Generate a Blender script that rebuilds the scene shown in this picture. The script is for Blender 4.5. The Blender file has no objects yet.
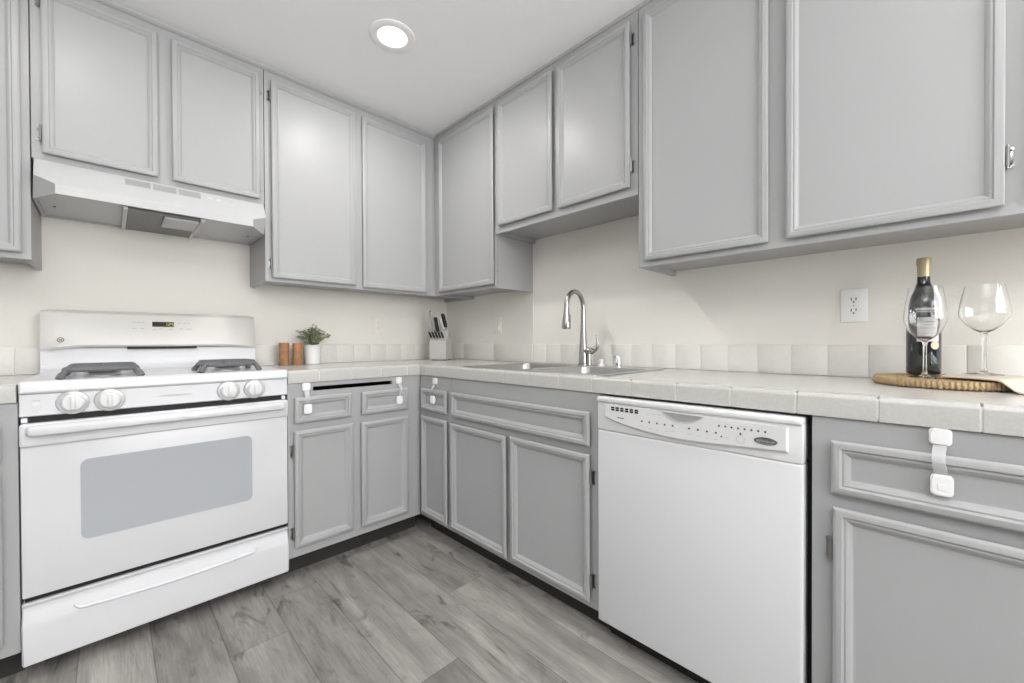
import bpy, bmesh, math, random
from mathutils import Vector, Matrix
random.seed(7)
PI = math.pi
C = bpy.context.scene.collection
SC = bpy.context.scene

# ------------------------------------------------------------------ camera
CAM = Vector((-1.8753, -2.6263, 1.0649))
YAW, PIT, ROL, FPX, PY = 0.7796, -0.0078, -0.0040, 405.82, 2.84
def make_camera():
    f = Vector((math.sin(YAW), math.cos(YAW), 0)); r = Vector((math.cos(YAW), -math.sin(YAW), 0)); u = Vector((0, 0, 1))
    f2 = f*math.cos(PIT)+u*math.sin(PIT); u2 = -f*math.sin(PIT)+u*math.cos(PIT)
    r3 = r*math.cos(ROL)+u2*math.sin(ROL); u3 = -r*math.sin(ROL)+u2*math.cos(ROL)
    cd = bpy.data.cameras.new('camera'); co = bpy.data.objects.new('camera', cd); C.objects.link(co)
    cd.sensor_width = 36; cd.lens = FPX/1024*36; cd.shift_y = PY/1024; cd.clip_start = .05
    M = Matrix((r3, u3, -f2)).transposed().to_4x4(); M.translation = CAM
    co.matrix_world = M
    SC.camera = co
make_camera()

# ------------------------------------------------------------------ light
W = bpy.data.worlds.new('world'); SC.world = W; W.use_nodes = True
W.node_tree.nodes['Background'].inputs[0].default_value = (.985, .99, 1.0, 1)
W.node_tree.nodes['Background'].inputs[1].default_value = 0.20
SC.view_settings.view_transform = 'Standard'; SC.view_settings.look = 'None'
SC.view_settings.gamma = 1; SC.view_settings.use_curve_mapping = False
SC.view_settings.exposure = 0.05

def area(name, loc, rot, sx, sy, power, col=(1, 1, 1), shape='RECTANGLE', spread=PI):
    l = bpy.data.lights.new(name, 'AREA'); l.shape = shape; l.size = sx
    if shape in ('RECTANGLE', 'ELLIPSE'): l.size_y = sy
    l.energy = power; l.color = col; l.spread = spread
    o = bpy.data.objects.new(name, l); C.objects.link(o); o.location = loc; o.rotation_euler = rot
    return o
# daylight: window of the room behind the camera; then added side fill and uplight
area('window_daylight', (-1.25, -5.3, 1.60), (PI/2, 0, 0), 2.4, 1.4, 96, (.985, .992, 1))
area('added_side_fill', (-4.5, -2.0, 1.85), (PI/2, 0, -PI/2), 3.0, 1.0, 10, (.985, .992, 1))  # unseen fill added on the left to lighten the sink side
area('added_uplight', (-2.6, -3.1, 1.75), (PI, 0, 0), .5, .5, 52, (.99, .995, 1), 'DISK')  # uplight added behind the camera only to brighten the ceiling
LAMPS = [(-.962, -.945), (-2.04, -.98), (-.962, -3.06), (-2.04, -3.45)]
for lx_, ly_ in LAMPS:
    area('downlight', (lx_, ly_, 2.425), (0, 0, 0), .125, .125, 8.6 if lx_ > -1.5 and ly_ > -2 else 4.2, (1, .988, .97), 'DISK')

# ------------------------------------------------------------------ materials
def nd(nt, t, **kw):
    n = nt.nodes.new(t)
    for k, v in kw.items():
        if k in n.inputs: n.inputs[k].default_value = v
        else: setattr(n, k, v)
    return n
def mat(name, col, rough=.5, metal=0, bump=0, bscale=60, spec=.5, var=0, vscale=6, trans=0, ior=1.45, coat=0, emit=0, alpha=1):
    m = bpy.data.materials.new(name); m.use_nodes = True; nt = m.node_tree
    b = nt.nodes['Principled BSDF']
    b.inputs['Base Color'].default_value = (*col, 1); b.inputs['Roughness'].default_value = rough
    b.inputs['Metallic'].default_value = metal; b.inputs['Specular IOR Level'].default_value = spec
    b.inputs['IOR'].default_value = ior; b.inputs['Transmission Weight'].default_value = trans
    b.inputs['Coat Weight'].default_value = coat; b.inputs['Alpha'].default_value = alpha
    if emit:
        b.inputs['Emission Color'].default_value = (*col, 1); b.inputs['Emission Strength'].default_value = emit
    if bump or var:
        tc = nd(nt, 'ShaderNodeTexCoord')
    if bump:
        n = nd(nt, 'ShaderNodeTexNoise', Scale=bscale, Detail=3.0)
        bp = nd(nt, 'ShaderNodeBump', Strength=bump, Distance=.002)
        nt.links.new(tc.outputs['Object'], n.inputs['Vector']); nt.links.new(n.outputs['Fac'], bp.inputs['Height'])
        nt.links.new(bp.outputs['Normal'], b.inputs['Normal'])
    if var:
        n2 = nd(nt, 'ShaderNodeTexNoise', Scale=vscale, Detail=4.0)
        mr = nd(nt, 'ShaderNodeMapRange'); mr.inputs['To Min'].default_value = 1-var; mr.inputs['To Max'].default_value = 1+var
        mx = nd(nt, 'ShaderNodeVectorMath', operation='SCALE'); mx.inputs[0].default_value = col
        nt.links.new(tc.outputs['Object'], n2.inputs['Vector']); nt.links.new(n2.outputs['Fac'], mr.inputs['Value'])
        nt.links.new(mr.outputs['Result'], mx.inputs['Scale']); nt.links.new(mx.outputs[0], b.inputs['Base Color'])
    return m
M = {}
M['wall'] = mat('cream_wall_paint', (.835, .81, .755), .7, bump=.35, bscale=90, spec=.2)
M['ceiling'] = mat('ceiling_paint', (.92, .92, .92), .85, bump=.5, bscale=120, spec=.1)
M['cab'] = mat('grey_cabinet_paint', (.398, .398, .401), .37, bump=.05, bscale=40, spec=.32)
M['cab_in'] = mat('cabinet_interior_dark', (.03, .029, .028), .8)
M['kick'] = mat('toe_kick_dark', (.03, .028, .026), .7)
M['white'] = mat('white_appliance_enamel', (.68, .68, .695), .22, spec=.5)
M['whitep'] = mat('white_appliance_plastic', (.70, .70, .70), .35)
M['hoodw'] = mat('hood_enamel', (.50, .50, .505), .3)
M['warmw'] = mat('backguard_enamel', (.70, .685, .65), .28)
M['ovenglass'] = mat('oven_window_glass', (.42, .437, .46), .12, spec=.6)
M['black'] = mat('black_gap', (.008, .008, .008), .6)
M['iron'] = mat('grey_cast_grate', (.13, .13, .135), .45, spec=.5, bump=.15, bscale=150)
M['cap'] = mat('burner_cap', (.10, .10, .105), .5)
M['alu'] = mat('burner_aluminium', (.6, .6, .61), .35, metal=1)
M['steel'] = mat('brushed_steel', (.50, .50, .49), .3, metal=1)
M['nickel'] = mat('brushed_nickel', (.45, .44, .42), .27, metal=1)
M['chrome'] = mat('chrome', (.78, .78, .78), .1, metal=1)
M['hinge'] = mat('hinge_steel', (.34, .34, .34), .3, metal=1)
M['tile'] = mat('counter_tile', (.57, .56, .535), .22, bump=.18, bscale=55, var=.05, vscale=90)
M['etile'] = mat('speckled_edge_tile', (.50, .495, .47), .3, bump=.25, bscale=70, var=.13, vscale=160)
M['stile'] = mat('splash_tile', (.78, .765, .72), .35, bump=.14, bscale=60, var=.04, vscale=60)
M['grout'] = mat('white_grout', (.80, .79, .76), .8)
M['plate'] = mat('white_plate_plastic', (.92, .92, .91), .35)
M['plate_wall'] = mat('painted_plate', (.86, .83, .765), .5)
M['slot'] = mat('slot_dark', (.02, .02, .02), .6)
M['filter'] = mat('filter_mesh_grey', (.20, .20, .20), .5, metal=.3, var=.5, vscale=220)
M['hoodin'] = mat('hood_underside', (.55, .55, .55), .4)
M['vent'] = mat('hood_vent_slot', (.30, .30, .30), .6)
M['lens'] = mat('hood_lamp_lens', (.50, .50, .49), .4)
M['skirt'] = mat('clear_knob_skirt', (.50, .50, .505), .15, coat=.6)
M['lamp'] = mat('lamp_lens', (1, .97, .92), .4, emit=4)
M['trimw'] = mat('lamp_trim_white', (.92, .92, .92), .6)
M['wood1'] = mat('acacia_mill', (.36, .185, .085), .45, var=.55, vscale=38)
M['wood2'] = mat('acacia_mill_cap', (.50, .205, .075), .45, var=.25, vscale=30)
M['pot'] = mat('white_ceramic_pot', (.80, .80, .79), .35)
M['leaf'] = mat('sage_leaf', (.27, .31, .16), .6, var=.5, vscale=40)
M['leaf2'] = mat('grey_leaf', (.24, .25, .22), .6, var=.4, vscale=40)
M['soil'] = mat('potting_soil', (.04, .035, .03), .9)
M['block'] = mat('knife_block_grey', (.46, .45, .43), .5, var=.08, vscale=40)
M['handle'] = mat('black_knife_handle', (.02, .02, .02), .35)
M['bottle'] = mat('dark_bottle_glass', (.012, .016, .014), .06, spec=.7, coat=.5)
M['foil'] = mat('gold_foil', (.50, .42, .26), .4, metal=.5)
M['label'] = mat('wine_label', (.72, .72, .73), .6)
M['labelg'] = mat('wine_label_print', (.30, .30, .30), .6)
M['seal'] = mat('gold_seal', (.62, .58, .42), .45)
M['labelband'] = mat('wine_label_band', (.16, .16, .16), .5)
M['napkin'] = mat('cream_napkin', (.66, .59, .48), .9, bump=.5, bscale=400)
M['straw'] = mat('woven_straw', (.40, .285, .155), .85, var=.45, vscale=120, bump=.4, bscale=300)
M['latch'] = mat('white_latch', (.85, .85, .85), .4)
M['strap'] = mat('clear_strap', (.78, .78, .79), .3, alpha=.38)
M['print'] = mat('grey_print', (.07, .07, .075), .6)
M['lightprint'] = mat('pale_print', (.52, .52, .52), .6)
M['disp'] = mat('oven_display', (.035, .03, .015), .2)
M['digit'] = mat('oven_display_digit', (.55, .50, .10), .4, emit=.6)
M['badge'] = mat('dark_silver_badge', (.16, .16, .165), .3, metal=.7)
M['pocket'] = mat('handle_pocket_grey', (.33, .33, .325), .4)

def glass_mat():
    m = bpy.data.materials.new('clear_glass'); m.use_nodes = True; nt = m.node_tree
    b = nt.nodes['Principled BSDF']; b.inputs['Base Color'].default_value = (.99, .99, .99, 1)
    b.inputs['Transmission Weight'].default_value = 1; b.inputs['Roughness'].default_value = 0; b.inputs['IOR'].default_value = 1.45
    return m
M['glass'] = glass_mat()

def floor_mat():
    m = bpy.data.materials.new('grey_oak_planks'); m.use_nodes = True; nt = m.node_tree; L = nt.links.new
    b = nt.nodes['Principled BSDF']; tc = nd(nt, 'ShaderNodeTexCoord'); sp = nd(nt, 'ShaderNodeSeparateXYZ')
    L(tc.outputs['Object'], sp.inputs[0])
    def mth(op, a, c=None):
        n = nd(nt, 'ShaderNodeMath', operation=op)
        for i, v in enumerate((a, c)):
            if v is None: continue
            if isinstance(v, (int, float)): n.inputs[i].default_value = v
            else: L(v, n.inputs[i])
        return n.outputs[0]
    PW, PL = .1818, 1.22
    xs = mth('DIVIDE', mth('ADD', sp.outputs[0], 1.962+20*PW), PW); ci = mth('FLOOR', xs); fx = mth('FRACT', xs)
    # column 20.. : x from -1.962
    offs = {20: -.45, 21: -.45, 22: -.985, 23: -.742, 24: -1.53, 25: -.62, 26: -1.22, 27: -.95}
    wn = nd(nt, 'ShaderNodeTexWhiteNoise', noise_dimensions='1D'); L(ci, wn.inputs['W'])
    off = mth('MULTIPLY', wn.outputs['Value'], PL)
    for k, v in offs.items():
        msk = mth('COMPARE', ci, float(k)); msk.node.inputs[2].default_value = .1
        off = mth('ADD', mth('MULTIPLY', off, mth('SUBTRACT', 1.0, msk)), mth('MULTIPLY', msk, -v))
    ys = mth('DIVIDE', mth('ADD', sp.outputs[1], off), PL); ri = mth('FLOOR', ys); fy = mth('FRACT', ys)
    cid = nd(nt, 'ShaderNodeCombineXYZ'); L(ci, cid.inputs[0]); L(ri, cid.inputs[1])
    w2 = nd(nt, 'ShaderNodeTexWhiteNoise', noise_dimensions='2D'); L(cid.outputs[0], w2.inputs['Vector'])
    # grain
    shift = nd(nt, 'ShaderNodeVectorMath', operation='SCALE'); L(w2.outputs['Color'], shift.inputs[0]); shift.inputs['Scale'].default_value = 7.0
    add = nd(nt, 'ShaderNodeVectorMath', operation='ADD'); L(tc.outputs['Object'], add.inputs[0]); L(shift.outputs[0], add.inputs[1])
    def noise(sc, scale, detail=6, dist=0., rough=.6):
        mp = nd(nt, 'ShaderNodeMapping'); mp.inputs['Scale'].default_value = sc; L(add.outputs[0], mp.inputs['Vector'])
        n = nd(nt, 'ShaderNodeTexNoise', Scale=scale, Detail=float(detail), Distortion=dist, Roughness=rough); L(mp.outputs[0], n.inputs['Vector']); return n.outputs['Fac']
    fine = noise((22, 1.1, 1), 8, 8, .3, .65)
    broad = noise((4.2, .55, 1), 2.2, 5, .9)
    knot = noise((4.0, 1.25, 1), 2.3, 4, 1.8, .5)
    blot = noise((2.2, 1.3, 1), 5.0, 6, .5, .7)
    def ramp(v, a, bb, lo, hi):
        mr = nd(nt, 'ShaderNodeMapRange'); L(v, mr.inputs['Value'])
        for k, x in (('From Min', a), ('From Max', bb), ('To Min', lo), ('To Max', hi)): mr.inputs[k].default_value = x
        return mr.outputs['Result']
    val = mth('MULTIPLY', ramp(fine, .3, .7, .80, 1.18), ramp(broad, .3, .7, .58, 1.26))
    val = mth('MULTIPLY', val, ramp(knot, .575, .72, 1.0, .40))
    val = mth('MULTIPLY', val, ramp(blot, .35, .7, 1.07, .90))
    val = mth('MULTIPLY', val, ramp(w2.outputs['Value'], 0, 1, .84, 1.16))
    ex = mth('MINIMUM', fx, mth('SUBTRACT', 1.0, fx)); ey = mth('MINIMUM', fy, mth('SUBTRACT', 1.0, fy))
    gx = ramp(ex, .004, .012, .58, 1.0); gy = ramp(ey, .0006, .0018, .66, 1.0)
    val = mth('MULTIPLY', val, mth('MULTIPLY', gx, gy))
    sc = nd(nt, 'ShaderNodeVectorMath', operation='SCALE'); sc.inputs[0].default_value = FLOOR_COL; L(val, sc.inputs['Scale'])
    L(sc.outputs[0], b.inputs['Base Color']); b.inputs['Roughness'].default_value = .5; b.inputs['Specular IOR Level'].default_value = .3
    bp = nd(nt, 'ShaderNodeBump', Strength=.25, Distance=.002); L(val, bp.inputs['Height']); L(bp.outputs[0], b.inputs['Normal'])
    return m
FLOOR_COL = (.292, .280, .260)
M['floor'] = floor_mat()

# ------------------------------------------------------------------ mesh helpers
class MB:
    """collects shapes; local run coordinates: x to the right along the wall, y<0 out of the wall, z up"""
    def __init__(s): s.bm = bmesh.new()
    def _merge(s, b):
        me = bpy.data.meshes.new('tmp'); b.to_mesh(me); b.free(); s.bm.from_mesh(me); bpy.data.meshes.remove(me)
    def box(s, x0, x1, y0, y1, z0, z1, bev=0, seg=2, edges=None):
        b = bmesh.new(); bmesh.ops.create_cube(b, size=1)
        for v in b.verts:
            v.co = ((x0+x1)/2+v.co.x*(x1-x0), (y0+y1)/2+v.co.y*(y1-y0), (z0+z1)/2+v.co.z*(z1-z0))
        if bev:
            es = b.edges[:] if edges is None else [e for e in b.edges if edges(e)]
            bmesh.ops.bevel(b, geom=es, offset=bev, segments=seg, affect='EDGES', profile=.5)
        s._merge(b); return s
    def faces(s, verts, faces):
        b = bmesh.new(); vs = [b.verts.new(v) for v in verts]
        for f in faces:
            try: b.faces.new([vs[i] for i in f])
            except ValueError: pass
        bmesh.ops.recalc_face_normals(b, faces=b.faces[:])
        s._merge(b); return s
    def loft(s, rings, closed=True, cap=True):
        """rings: equal-length point loops"""
        n = len(rings[0]); V = [p for r in rings for p in r]; F = []
        for i in range(len(rings)-1):
            for j in range(n if closed else n-1):
                k = (j+1) % n; F.append((i*n+j, i*n+k, (i+1)*n+k, (i+1)*n+j))
        if cap: F.append(tuple(range(n))); F.append(tuple((len(rings)-1)*n+j for j in range(n)))
        return s.faces(V, F)
    def prism(s, poly, axis, a, b, bev=0):
        """poly: 2D points; axis 'x': (y,z), 'y': (x,z), 'z': (x,y)"""
        f = {'x': lambda p, t: (t, p[0], p[1]), 'y': lambda p, t: (p[0], t, p[1]), 'z': lambda p, t: (p[0], p[1], t)}[axis]
        return s.loft([[f(p, a) for p in poly], [f(p, b) for p in poly]])
    def tube(s, pts, r, n=10, cap=True):
        pts = [Vector(p) for p in pts]; rs = r if isinstance(r, (list, tuple)) else [r]*len(pts); rings = []
        up = None
        for i, p in enumerate(pts):
            t = (pts[min(i+1, len(pts)-1)]-pts[max(i-1, 0)]).normalized()
            if up is None: up = Vector((0, 0, 1)) if abs(t.z) < .9 else Vector((1, 0, 0))
            a = t.cross(up).normalized(); up = a.cross(t).normalized()
            rings.append([tuple(p+a*math.cos(2*PI*j/n)*rs[i]+up*math.sin(2*PI*j/n)*rs[i]) for j in range(n)])
        return s.loft(rings, cap=cap)
    def lathe(s, prof, c, n=32, axis='z', cap=True):
        """prof: (r, h) from bottom to top, about an axis through c"""
        rings = []
        for r, h in prof:
            r = max(r, 1e-5); ring = []
            for j in range(n):
                a = 2*PI*j/n; u, v = r*math.cos(a), r*math.sin(a)
                ring.append({'z': (c[0]+u, c[1]+v, c[2]+h), 'y': (c[0]+u, c[1]+h, c[2]+v), 'x': (c[0]+h, c[1]+u, c[2]+v)}[axis])
            rings.append(ring)
        return s.loft(rings, cap=cap)
    def ball(s, c, r, sc=(1, 1, 1), sub=1, rot=None):
        b = bmesh.new(); bmesh.ops.create_icosphere(b, subdivisions=sub, radius=r)
        for v in b.verts:
            p = Vector((v.co.x*sc[0], v.co.y*sc[1], v.co.z*sc[2]))
            if rot: p = rot @ p
            v.co = p+Vector(c)
        s._merge(b); return s
    def frame(s, x0, x1, z0, z1, yb, prof):
        """picture-frame moulding facing -y: prof = list of (inset, height out from yb); open centre"""
        rings = []
        for i, h in prof:
            rings.append([(x0+i, yb-h, z0+i), (x1-i, yb-h, z0+i), (x1-i, yb-h, z1-i), (x0+i, yb-h, z1-i)])
        return s.loft(rings, cap=False)
    def rrect(s, x0, x1, z0, z1, y0, y1, r, n=6):
        P = []
        for cx, cz, a0 in ((x1-r, z1-r, 0), (x0+r, z1-r, PI/2), (x0+r, z0+r, PI), (x1-r, z0+r, 1.5*PI)):
            for k in range(n+1):
                a = a0+PI/2*k/n; P.append((cx+r*math.cos(a), cz+r*math.sin(a)))
        return s.prism(P, 'y', y0, y1)

ORG = {}
def empty(name, loc, rotz, label, cat, group=None):
    o = bpy.data.objects.new(name, None); C.objects.link(o); o.location = loc; o.rotation_euler = (0, 0, rotz)
    o['label'] = label; o['category'] = cat
    if group: o['group'] = group
    return o
def thing(name, label, cat, wall, x, z=0., y=0., group=None):
    """top-level Empty on wall 'A' (runs along x) or 'B' (runs along -y); x in run coordinates"""
    loc = (x, y, z) if wall == 'A' else (y, -x, z)
    o = empty(name, loc, 0 if wall == 'A' else -PI/2, label, cat, group)
    ORG[o.name] = Vector((x, y, z)); return o
def obj(name, mb, m, parent=None, label=None, smooth=35):
    bmesh.ops.remove_doubles(mb.bm, verts=mb.bm.verts[:], dist=1e-6)
    org = ORG.get(parent.name, Vector()) if parent else Vector()
    me = bpy.data.meshes.new(name)
    if org.length: bmesh.ops.translate(mb.bm, verts=mb.bm.verts[:], vec=-org)
    bmesh.ops.recalc_face_normals(mb.bm, faces=mb.bm.faces[:])
    mb.bm.to_mesh(me); mb.bm.free()
    me.materials.append(M[m] if isinstance(m, str) else m)
    me.shade_smooth(); me.set_sharp_from_angle(angle=math.radians(smooth))
    o = bpy.data.objects.new(name, me); C.objects.link(o)
    if parent: o.parent = parent; ORG[o.name] = org
    if label: o['label'] = label
    return o
def struct(name, mb, m):
    o = obj(name, mb, m); o['kind'] = 'structure'; return o
def solo(name, mb, m, label, cat, group=None):
    o = obj(name, mb, m); o['label'] = label; o['category'] = cat
    if group: o['group'] = group
    return o

# ------------------------------------------------------------------ dimensions read off the photograph
U, D, DC = .3196, .6406, .6487          # upper depth, base depth, counter depth
ZC, ZU, ZS = 2.4404, 1.370, 1.670       # ceiling, tall-upper underside, short-upper underside
ZK, ZB, ZT = .0945, .8800, .9330        # frame bottom, counter underside, counter top
SX0, SX1 = -2.0825, -1.3206             # stove bay
STEP = .92                              # wall set-back behind the sink (run coordinate of wall B)
FAR = 3.25                              # how far wall B's cabinets run

# ------------------------------------------------------------------ room
struct('floor', MB().box(-4.6, .15, -5.6, .15, -.08, 0), 'floor')
cm = MB()
cm.box(-4.6, .15, -5.6, .15, ZC, ZC+.1)
struct('ceiling', cm, 'ceiling')
struct('wall_left', MB().box(-4.6, .15, 0, .12, 0, ZC), 'wall')
wb = MB(); wb.prism([(0, 0), (0, -STEP), (.003, -STEP), (.003, -5.6), (.12, -5.6), (.12, 0)], 'z', 0, ZC)
struct('wall_right', wb, 'wall')
# small moulding between cabinet tops and ceiling
qr = [(0, 0)]+[(-.018*math.cos(a), -.018+.018*math.sin(a)) for a in [PI/2*k/5 for k in range(6)]][::-1]+[(0, -.018)]
mA = MB(); mA.prism([(-U+p[0], ZC+p[1]) for p in [(0, 0), (-.016, 0), (-.016, -.006), (-.010, -.016), (-.003, -.022), (0, -.022)]], 'x', -2.75, -U)
struct('trim_1', mA, 'cab')
mBm = MB(); mBm.prism([(-U-.0005+p[0], ZC+p[1]) for p in [(0, 0), (-.008, 0), (-.008, -.006), (-.003, -.014), (0, -.014)]], 'y', -FAR, -U-.018)
struct('trim_2', mBm, 'cab')

# ------------------------------------------------------------------ cabinets
DT = .020
PROF_UP = [(.014, 0), (.013, .010), (.0005, .012), (0, .0165), (.003, .020), (.007, .0215), (.017, .0215), (.020, .0175), (.024, .0185), (.028, .0160), (.033, .0085), (.037, .0075)]
PROF_LO = [(.014, 0), (.013, .009), (.0005, .011), (0, .0140), (.003, .018), (.007, .020), (.017, .020), (.021, .0150), (.025, .0160), (.031, .0130), (.037, .0060), (.042, .0050)]
def hinge(parent, x, z, side, yf, m='hinge'):
    """wrap hinge at a door edge; side +1: frame lies to the right of the edge"""
    h = MB()
    h.tube([(x+side*.0045, yf-.013, z-.024), (x+side*.0045, yf-.013, z+.024)], .0042, 10)
    h.tube([(x+side*.0045, yf-.013, z-.029), (x+side*.0045, yf-.013, z-.024)], .0026, 8)
    h.tube([(x+side*.0045, yf-.013, z+.024), (x+side*.0045, yf-.013, z+.029)], .0026, 8)
    xs = sorted((x+side*.002, x+side*.014)); h.box(xs[0], xs[1], yf-.0022, yf, z-.019, z+.019, .001); h.lathe([(.0058, 0), (.0058, -.0022)], (x+side*.0105, yf, z+.020), 12, 'y'); h.lathe([(.0058, 0), (.0058, -.0022)], (x+side*.0105, yf, z-.020), 12, 'y')
    xs = sorted((x+side*.0008, x+side*.0030)); h.box(xs[0], xs[1], yf-.015, yf-.0005, z-.017, z+.017, .0008)
    h.lathe([(.0022, 0), (.0018, -.0012)], (x+side*.0105, yf-.0022, z+.020), 8, 'y'); h.lathe([(.0022, 0), (.0018, -.0012)], (x+side*.0105, yf-.0022, z-.020), 8, 'y')
    return obj('hinge', h, m, parent)
def door(parent, name, x0, x1, z0, z1, yf, prof, hinges=(), hm='hinge'):
    d = MB().frame(x0, x1, z0, z1, yf, prof)
    d.faces([(x0+.014, yf, z0+.014), (x1-.014, yf, z0+.014), (x1-.014, yf, z1-.014), (x0+.014, yf, z1-.014)], [(0, 1, 2, 3)])
    o = obj(name, d, 'cab', parent)
    i, h = prof[-1]
    p = MB().box(x0+i-.001, x1-i+.001, yf-h+.0002, yf-.0015, z0+i-.001, z1-i+.001)
    obj('door_panel' if 'door' in name else 'front_panel', p, 'cab', o)
    for (hx, hz, s) in hinges: hinge(o, hx, hz, s, yf, hm)
    return o
def upper(name, label, wall, x0, x1, z0, doors, skinL=True, backy=-.0015, hood=False):
    t = thing(name, label, 'wall cabinet', wall, (x0+x1)/2, z0)
    t['group'] = 'grey wall cabinets'
    del t['group']
    b = MB(); e = .0008; z1 = ZC-.002
    b.box(x0+e, x0+.016, -U+.019, backy, z0, z1); b.box(x1-.016, x1-e, -U+.019, backy, z0, z1)
    b.box(x0+.016, x1-.016, -U+.019, backy, z0+.022, z0+.036); b.box(x0+.016, x1-.016, backy-.008, backy, z0+.036, z1)
    b.box(x0+.016, x1-.016, -U+.019, backy, z1-.012, z1)
    obj('cabinet_box', b, 'cab', t)
    obj('face_frame', MB().box(x0+e, x1-e, -U, -U+.0188, z0, z1, .0012, 1), 'cab', t)
    for dd in doors: door(t, 'door', dd[0], dd[1], dd[2], dd[3], -U-.0004, PROF_UP, dd[4] if len(dd) > 4 else (), dd[5] if len(dd) > 5 else 'hinge')
    return t
ZD = 2.383
upper('wall_cabinet', 'grey wall cabinet cut off at the left edge, left of the range hood', 'A', -2.72, -2.0795, 1.372, [(-2.52, -2.101, 1.394, ZD)])
upper('wall_cabinet', 'short grey two-door wall cabinet right above the white range hood', 'A', -2.0785, -1.3255, 1.7485,
      [(-2.050, -1.725, 1.770, ZD, [(-2.050, 2.335, -1), (-2.050, 1.842, -1)]), (-1.678, -1.347, 1.770, ZD, [(-1.347, 2.318, 1), (-1.347, 1.832, 1)], 'cab')])
upper('wall_cabinet', 'tall grey two-door wall cabinet between the range hood and the room corner', 'A', -1.3245, -.0015, ZU,
      [(-1.296, -.868, 1.389, ZD-.004, [(-1.296, 2.30, -1), (-1.296, 1.462, -1)]), (-.827, -.394, 1.383, ZD-.006)])
upper('wall_cabinet', 'narrow tall grey one-door wall cabinet in the corner, above the knife block', 'B', U+.0008, .9195, ZU, [(.384, .925-.004, 1.389, ZD)])
upper('wall_cabinet', 'short raised grey two-door wall cabinet over the sink and faucet', 'B', .9203, 1.7985, ZS,
      [(.958, 1.350, 1.706, ZD+.006), (1.383, 1.768, 1.704, ZD+.006, [(1.768, 2.318, 1), (1.768, 1.792, 1)])], backy=.0015)
upper('wall_cabinet', 'wide tall grey wall cabinet over the dishwasher and wine bottle', 'B', 1.7995, FAR, 1.366,
      [(1.829, 2.268, 1.388, ZD+.006), (2.317, 2.765, 1.389, ZD+.006, [(2.765, 1.505, 1), (2.765, 2.28, 1)]), (2.815, 3.215, 1.389, ZD+.006)], backy=.0015)

def base(name, label, wall, x0, x1, fronts, slot=None, yback=-.002, x0box=None):
    t = thing(name, label, 'base cabinet', wall, (x0+x1)/2, 0)
    e = .0008; b = MB(); xb = x0 if x0box is None else x0box
    zt = ZB-.002
    b.box(xb+e, xb+.016, -D+.019, yback, ZK, zt); b.box(x1-.016, x1-e, -D+.019, yback, ZK, zt)
    b.box(xb+.016, x1-.016, -D+.019, yback, ZK, ZK+.016); b.box(xb+.016, x1-.016, yback-.008, yback, ZK+.016, zt)
    obj('cabinet_box', b, 'cab_in' if slot else 'cab', t)
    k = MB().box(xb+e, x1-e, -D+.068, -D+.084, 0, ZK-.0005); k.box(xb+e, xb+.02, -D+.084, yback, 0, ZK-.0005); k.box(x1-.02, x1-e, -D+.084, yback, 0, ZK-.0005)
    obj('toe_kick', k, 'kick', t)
    f = MB()
    if slot:
        a, c, z0, z1 = slot
        f.box(x0+e, x1-e, -D, -D+.0188, ZK, z0); f.box(x0+e, x1-e, -D, -D+.0188, z1, zt)
        f.box(x0+e, a, -D, -D+.0188, z0, z1); f.box(c, x1-e, -D, -D+.0188, z0, z1)
    else: f.box(x0+e, x1-e, -D, -D+.0188, ZK, zt, .0012, 1)
    obj('face_frame', f, 'cab', t)
    for fr in fronts: door(t, fr[0], *fr[1:5], -D-.0004, PROF_LO, fr[5] if len(fr) > 5 else (), fr[6] if len(fr) > 6 else 'hinge')
    return t
base('base_cabinet', 'grey base cabinet mostly cut off at the left edge, left of the stove', 'A', -2.72, SX0-.0005, [('door', -2.55, -2.116, .135, .668), ('drawer_front', -2.55, -2.116, .698, .816)])
base('base_cabinet', 'grey base cabinet right of the stove with an empty dark slot above two drawers', 'A', SX1+.001, -D-.0004,
     [('drawer_front', -1.294, -1.036, .698, .816), ('drawer_front', -.985, -.725, .697, .814), ('door', -1.296, -1.030, .139, .665, [(-1.296, .575, -1), (-1.296, .205, -1)]), ('door', -.989, -.725, .134, .662, [(-.725, .565, 1), (-.725, .220, 1)], 'cab')],
     slot=(-1.211, -.812, .8385, .858))
base('base_cabinet', 'narrow grey base cabinet in the inner corner with one small drawer and slim door', 'B', D+.0004, .9325, [('drawer_front', .671, .913, .690, .809), ('door', .671, .913, .117, .657)])
base('base_cabinet', 'grey sink base cabinet with a long false front above two doors', 'B', .9333, 1.8235,
     [('drawer_front', .950, 1.786, .684, .809), ('door', .944, 1.351, .116, .651), ('door', 1.376, 1.785, .121, .655, [(1.785, .572, 1), (1.785, .196, 1)])])
base('base_cabinet', 'grey base cabinet right of the dishwasher with a wide drawer and door', 'B', 2.4335, FAR-.02,
     [('drawer_front', 2.473, 2.985, .699, .826), ('door', 2.477, 2.985, .121, .668, [(2.477, .565, -1), (2.477, .205, -1)])])

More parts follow.
